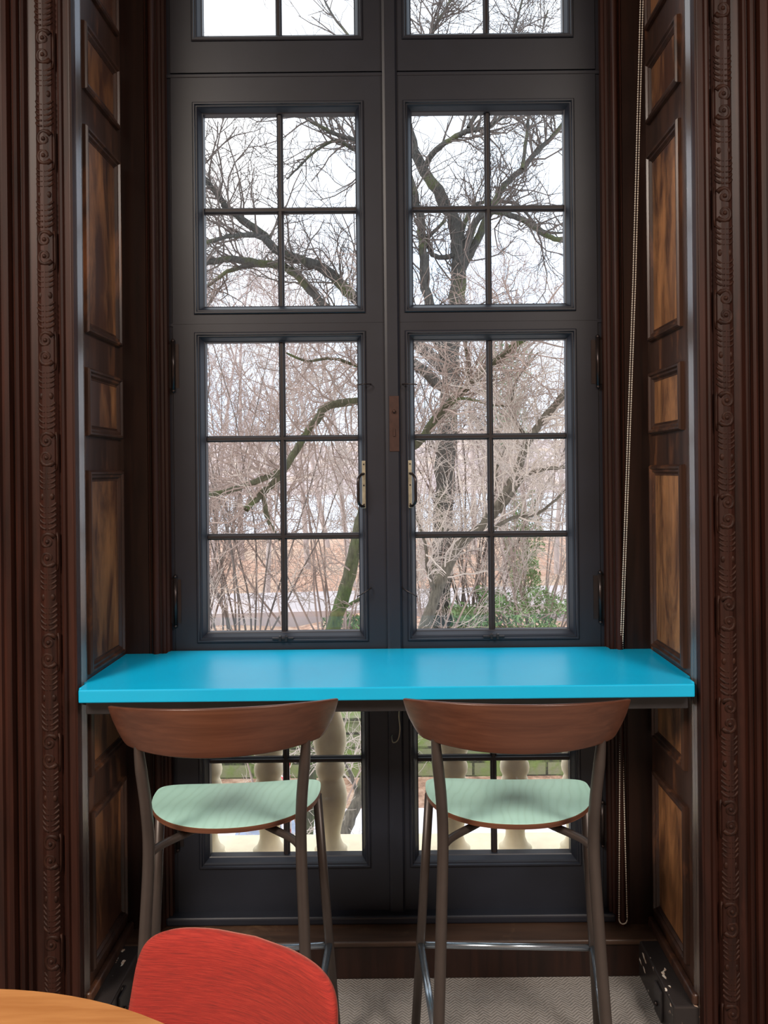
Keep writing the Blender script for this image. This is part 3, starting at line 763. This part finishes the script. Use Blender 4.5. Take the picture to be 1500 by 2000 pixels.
# 1 big old tree, trunk behind the right hand panes
Yb = 14.0; T = Tree(21, .0043); T.cf = .62; k = Yb/F
tr, rs = T.limb(L_(Yb, (862, 1338), (858, 1240), (860, 1150), (868, 950), (880, 750), (888, 620), (897, 520), (888, 440), (862, 385), (822, 322), (795, 240), (780, 120)), 24*k, 7*k, 0, 14, .02)
T.sprout(tr, rs, 60, 1.3, 2, 1, .15, .6)
limbs = [
 (L_(Yb, (872, 700), (848, 650), (832, 560), (826, 490), (815, 400), (790, 330), dy=-.8), 14, 9, 30),
 (L_(Yb, (880, 730), (800, 660), (740, 620), (690, 580), (640, 530), (600, 510), (545, 492), (505, 452), (455, 415), (425, 380), (398, 345), (380, 310), dy=-2), 16, 5, 60),
 (L_(Yb, (872, 760), (780, 690), (700, 640), (640, 602), (600, 560), (560, 522), (500, 512), (445, 506), (400, 512), (370, 500), dy=-1.5), 14, 6, 36),
 (L_(Yb-1.0, (560, 520), (520, 516), (480, 520), (445, 530), (420, 548), (398, 562), dy=.5), 6, 4, 24),
 (L_(Yb-1.5, (530, 478), (500, 460), (460, 460), (430, 465), (398, 475), dy=-.5), 7, 4, 20),
 (L_(Yb, (897, 540), (930, 470), (962, 405), (985, 362), (1020, 330), (1050, 295), (1080, 265), (1110, 232), dy=1), 11, 5, 50),
 (L_(Yb, (895, 560), (925, 440), (965, 413), (1005, 424), (1040, 440), (1070, 462), (1108, 470), (1140, 465), dy=-1), 9, 5, 36),
 (L_(Yb, (895, 480), (910, 430), (930, 400), (960, 395), (1010, 400), (1060, 450), (1110, 455), dy=1.5), 6, 3, 30),
 (L_(Yb, (826, 330), (850, 295), (885, 270), (915, 255), (950, 250), (985, 225), (1030, 205), dy=-1), 8, 4, 40),
 (L_(Yb, (800, 260), (770, 290), (730, 300), (697, 275), (655, 262), (600, 232), (560, 200), dy=-1.3), 9, 3, 50),
 (L_(Yb-.4, (720, 305), (690, 292), (655, 275), (610, 300), (580, 330), (560, 350), dy=-.4), 5, 2, 30),
 (L_(Yb, (792, 230), (770, 180), (730, 120), (700, 90), (650, 30), (620, -30), dy=1), 7, 2, 34),
 (L_(Yb, (790, 180), (820, 110), (850, 50), (880, 0), (900, -60), dy=1), 8, 2, 60),
 (L_(Yb, (915, 250), (960, 170), (990, 100), (1010, 40), (1030, -40), dy=.5), 6, 2, 60),
 (L_(Yb, (1020, 330), (1030, 250), (1035, 190), (1050, 100), (1070, 20), dy=.5), 5, 2, 50),
 (L_(Yb, (890, 500), (850, 500), (835, 470), (870, 430), dy=-.6), 7, 4, 14),
]
for pth, a, b_, c_ in limbs:
    q, rr_ = T.limb(pth, a*k*.8, b_*k*.75, 0, 9, .03); T.sprout(q, rr_, c_, 1.25, 2, 1, .2, 1, .55, dens=3.4)
T.build('bare_tree', [M['bark_dark'], M['twig_dark']], P(862, 1338, Yb), label='largest bare tree with dark moss flecked trunk and limbs reaching across both pairs of panes', cat='tree')

# 2 green mossy trunk seen in the bottom panes left of the door stiles
Yc = 9.0; T = Tree(33, .0029); T.cf = .65; k = Yc/F
base = Vector((P(596, 1700, Yc).x-.05, Yc, G0))
tr, rs = T.limb([base]+L_(Yc, (597, 1640), (603, 1500), (625, 1350), (652, 1225), (675, 1150), (692, 1085), (705, 1020), (730, 930), (748, 850), (752, 780), (748, 680), (735, 560)), 17*k, 8*k, 0, 14, .015)
T.sprout(tr, rs, 40, .8, 2, 1, .4, 1)
for pth, a, b_, c_ in [
 (L_(Yc, (752, 800), (725, 782), (695, 784), (660, 788), (635, 797), (618, 820), (598, 848), (575, 885), (560, 908), (535, 942), (505, 970), (480, 995), dy=-.8), 8, 6, 34),
 (L_(Yc-.6, (572, 890), (555, 915), (520, 932), (480, 948), (440, 960), (398, 968), (360, 980), dy=-.5), 6, 4, 30),
 (L_(Yc-.7, (515, 968), (520, 1000), (530, 1030), (545, 1055), dy=-.1), 5, 3, 8),
 (L_(Yc, (740, 905), (780, 885), (820, 862), (850, 818), (880, 785), (915, 752), (950, 722), (990, 688), (1030, 655), (1070, 610), dy=-1), 9, 5, 60),
 (L_(Yc-.5, (915, 755), (912, 700), (908, 650), dy=-.3), 3.5, 2, 16),
 (L_(Yc, (665, 1190), (685, 1180), (705, 1168), (720, 1150), dy=-.3), 4, 3, 5),
 (L_(Yc-.6, (880, 790), (905, 778), (960, 790), (1000, 795), dy=-.3), 3, 1.5, 20),
 (L_(Yc, (745, 720), (700, 715), (650, 700), (600, 705), (560, 690), dy=-.6), 4, 2, 36),
]:
    q, rr_ = T.limb(pth, a*k, b_*k, 0, 9, .02); T.sprout(q, rr_, c_, .8, 2, 1, .1, 1, .4, dens=3.2)
T.build('bare_tree', [M['bark_moss'], M['twig_mid']], base, label='bare tree with thick green mossy trunk leaning behind the panes left of the door stiles', cat='tree')

# 3 leaning grey tree crossing the lower right hand panes
Yd = 8.0; T = Tree(45, .0025); T.cf = .65; k = Yd/F
base = Vector((P(640, 1700, Yd).x-.12, Yd, G0))
tr, rs = T.limb([base]+L_(Yd, (668, 1640), (700, 1560), (765, 1400), (825, 1235), (858, 1145), (898, 1065), (945, 1025), (975, 985), (1005, 930), (1028, 868), (1060, 820), (1103, 768), (1150, 700), (1180, 620)), 13*k, 6*k, 0, 14, .015)
T.sprout(tr, rs, 80, .75, 2, 1, .35, 1)
for pth, a, b_, c_ in [
 (L_(Yd, (975, 1000), (1000, 965), (1025, 930), (1060, 917), (1105, 912), dy=-.5), 5, 3, 26),
 (L_(Yd, (960, 1035), (1000, 1012), (1045, 1005), (1075, 985), (1108, 955), dy=-.3), 4, 2, 26),
 (L_(Yd, (850, 1160), (835, 1110), (830, 1060), (810, 1000), dy=-.4), 5, 2, 24),
 (L_(Yd, (955, 1010), (965, 950), (975, 900), (1000, 850), dy=.5), 4, 2, 26),
 (L_(Yd, (700, 1560), (680, 1500), (650, 1470), (600, 1460), dy=-.5), 4, 2, 16),
 (L_(Yd, (1030, 860), (1000, 800), (1010, 740), (1050, 690), dy=.5), 4, 2, 30),
]:
    q, rr_ = T.limb(pth, a*k, b_*k, 0, 9, .02); T.sprout(q, rr_, c_, .7, 2, 1, .1, 1, .4, dens=3.2)
T.build('bare_tree', [M['bark_grey'], M['twig_pale']], base, label='leaning bare tree with smooth grey trunk rising to the right across the lower right panes', cat='tree')

# 4 twiggy shrubs close to the balcony
def shrub(name, u, Y, seed, stems, Hh, mats, rmin, label, spread=.45, lev=3, dens=3.0, grp=None):
    T = Tree(seed, rmin*.8); rmin *= .85; b = P(u, 920, Y); base = Vector((b.x, Y, G0 if Y < 12 else G1))
    for i in range(stems):
        d_ = Vector((T.r.uniform(-spread, spread), T.r.uniform(-.25, .25), 1)).normalized(); p = base+Vector((T.r.uniform(-.25, .25), T.r.uniform(-.2, .2), 0))
        hh = Hh*T.r.uniform(.7, 1.1); pts = [p]; dd = d_
        for j in range(7): dd = (dd+T.rv()*.10+Vector((d_.x*.06, 0, .04))).normalized(); pts.append(pts[-1]+dd*hh/7)
        q, rr_ = T.limb(pts, rmin*5.5, rmin*1.6, 0, 6, .0, 3); T.sprout(q, rr_, int(10*dens/3), hh*.18, lev-1, 1, .22, 1, .6, dens=dens)
    return T.build(name, mats, base, label=label, cat='shrub', group=grp)
g2 = 'leafless shrubs growing beyond the balcony'
tw = [M['twig_mid'], M['twig_pale']]; td = [M['twig_dark'], M['twig_mid']]
shrub('bare_shrub', 470, 12.9, 101, 17, 6.3, td, .0042, 'leafless shrub with many upright brown stems behind the left column of lower left panes', .42, 3, 3.4, g2)
shrub('bare_shrub', 640, 13.4, 102, 13, 6.0, tw, .0044, 'leafless pale shrub just beyond the green mossy trunk', .36, 3, 3.2, g2)
shrub('bare_shrub', 830, 12.8, 103, 14, 5.6, tw, .0042, 'leafless tangled pale shrub around the foot of the leaning grey trunk', .34, 3, 3.6, g2)
shrub('bare_shrub', 1040, 13.6, 104, 16, 6.2, tw, .0044, 'leafless shrub with fine pale twigs behind the right column of lower right panes', .40, 3, 3.4, g2)
shrub('bare_shrub', 920, 15.0, 105, 14, 6.6, td, .0048, 'leafless brown shrub close around the trunk of the largest tree', .32, 3, 3.4, g2)
shrub('bare_shrub', 380, 15.2, 106, 12, 6.6, td, .0048, 'leafless shrub farthest left, half cut by the window frame', .4, 3, 3.2, g2)
shrub('bare_shrub', 555, 7.0, 107, 5, 4.4, tw, .0026, 'sparse leafless shrub nearest the balcony, left of the green mossy trunk', .45, 3, 3.0, g2)
# birch
T = Tree(77, .005); base = Vector((P(558, 1180, 16).x, 16, G1))
tr, rs = T.limb([base]+L_(16, (557, 1220), (556, 1120), (553, 1000), (552, 860), (549, 700), (552, 560)), .062, .02, 0, 10, .01)
T.sprout(tr, rs, 34, 1.3, 2, 1, .35, 1)
T.build('birch_tree', [M['birch'], M['twig_mid']], base, label='slim white trunked birch behind the muntin of the lower left panes', cat='tree')

# 5 background trees beyond the slope
def far_tree(u, Y, seed, hgt, label):
    T = Tree(seed, .0052*Y/14*.75); b = P(u, 920, Y); base = Vector((b.x, Y, G1-.1)); pts = [base]; d_ = Vector((T.r.uniform(-.12, .12), 0, 1))
    for j in range(6): d_ = (d_+T.rv()*.06+Vector((0, 0, .1))).normalized(); pts.append(pts[-1]+d_*hgt/6)
    q, rr_ = T.limb(pts, .0042*Y*.9, .02, 0, 8, .0, 3); T.sprout(q, rr_, 20, hgt*.24, 3, 1, .22, 1, .9, dens=3.0, crook=.22)
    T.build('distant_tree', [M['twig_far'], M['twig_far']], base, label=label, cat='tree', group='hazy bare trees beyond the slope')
fl = 'hazy bare tree beyond the slope, '
FT = [(415, 26, 9.5, 'first from the left edge of the left panes'), (470, 34, 13, 'second from the left edge of the left panes'), (520, 24, 8.0, 'just left of the birch'),
      (600, 30, 12, 'just right of the birch'), (640, 38, 13, 'left of the mossy trunk top'), (690, 25, 9.5, 'against the door stile on its left'),
      (825, 28, 10, 'against the door stile on its right'), (925, 36, 12.5, 'just right of the largest trunk'), (985, 26, 9.5, 'behind the muntin of the right panes'),
      (1030, 32, 12, 'second from the right edge of the right panes'), (1085, 27, 9.5, 'at the right edge of the right panes'), (350, 30, 12, 'hidden past the left edge of the left panes'), (1180, 30, 12, 'hidden past the right edge of the right panes')]
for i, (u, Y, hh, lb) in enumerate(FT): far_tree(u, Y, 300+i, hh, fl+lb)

# evergreens
def leafy(name, c, sc, seed, nleaf, size, mat, label, cat='shrub'):
    r = random.Random(seed); mb = MB()
    base = Vector((c.x, c.y, c.z-sc[2]))
    for i in range(nleaf):
        while True:
            p = Vector((r.uniform(-1, 1), r.uniform(-1, 1), r.uniform(-1, 1)))
            if .35 < p.length < 1+.25*math.sin(p.x*7+p.z*5): break
        p = Vector((p.x*sc[0], p.y*sc[1], p.z*sc[2]+sc[2])); a = Vector((r.gauss(0, 1), r.gauss(0, 1), r.gauss(0, 1))).normalized(); b_ = a.cross(Vector((r.gauss(0, 1), r.gauss(0, 1), 1))).normalized()
        s2 = size*r.uniform(.6, 1.3); mb.add([p-a*s2, p-b_*s2*.35, p+a*s2, p+b_*s2*.35], [(0, 1, 2, 3)], 0)
    for i in range(10):
        q = Vector((r.uniform(-.6, .6)*sc[0], r.uniform(-.6, .6)*sc[1], r.uniform(.6, 1.6)*sc[2])); mb.tube([Vector((0, 0, 0)), q*.5+Vector((0, 0, .1)), q], .012, 5, 1)
    tag(mb.build(name, [mat, M['twig_mid']], None, loc=tuple(base)), label, cat)
leafy('evergreen_shrub', P(1000, 1205, 13.5), (1.05, .7, .48), 5, 3400, .045, M['leaf'], 'rounded green leafy shrub at the foot of the right column of lower right panes')
leafy('evergreen_shrub', P(905, 1222, 14.5), (.55, .5, .30), 6, 1700, .045, M['leaf'], 'smaller green shrub right of the largest trunk')
leafy('holly_tree', P(1022, 1075, 16.5), (.42, .42, 1.25), 8, 2600, .05, M['leaf'], 'slender upright green holly above the rounded green shrub', 'tree')
leafy('holly_tree', P(985, 750, 24), (.8, .8, 2.2), 9, 1500, .08, M['leaf_dark'], 'tall grey green conifer seen high between the right hand muntins', 'tree')
leafy('evergreen_shrub', P(690, 1222, 14.0), (.55, .5, .22), 10, 1200, .045, M['leaf'], 'low green tuft at the foot of the left panes beside the mossy trunk')
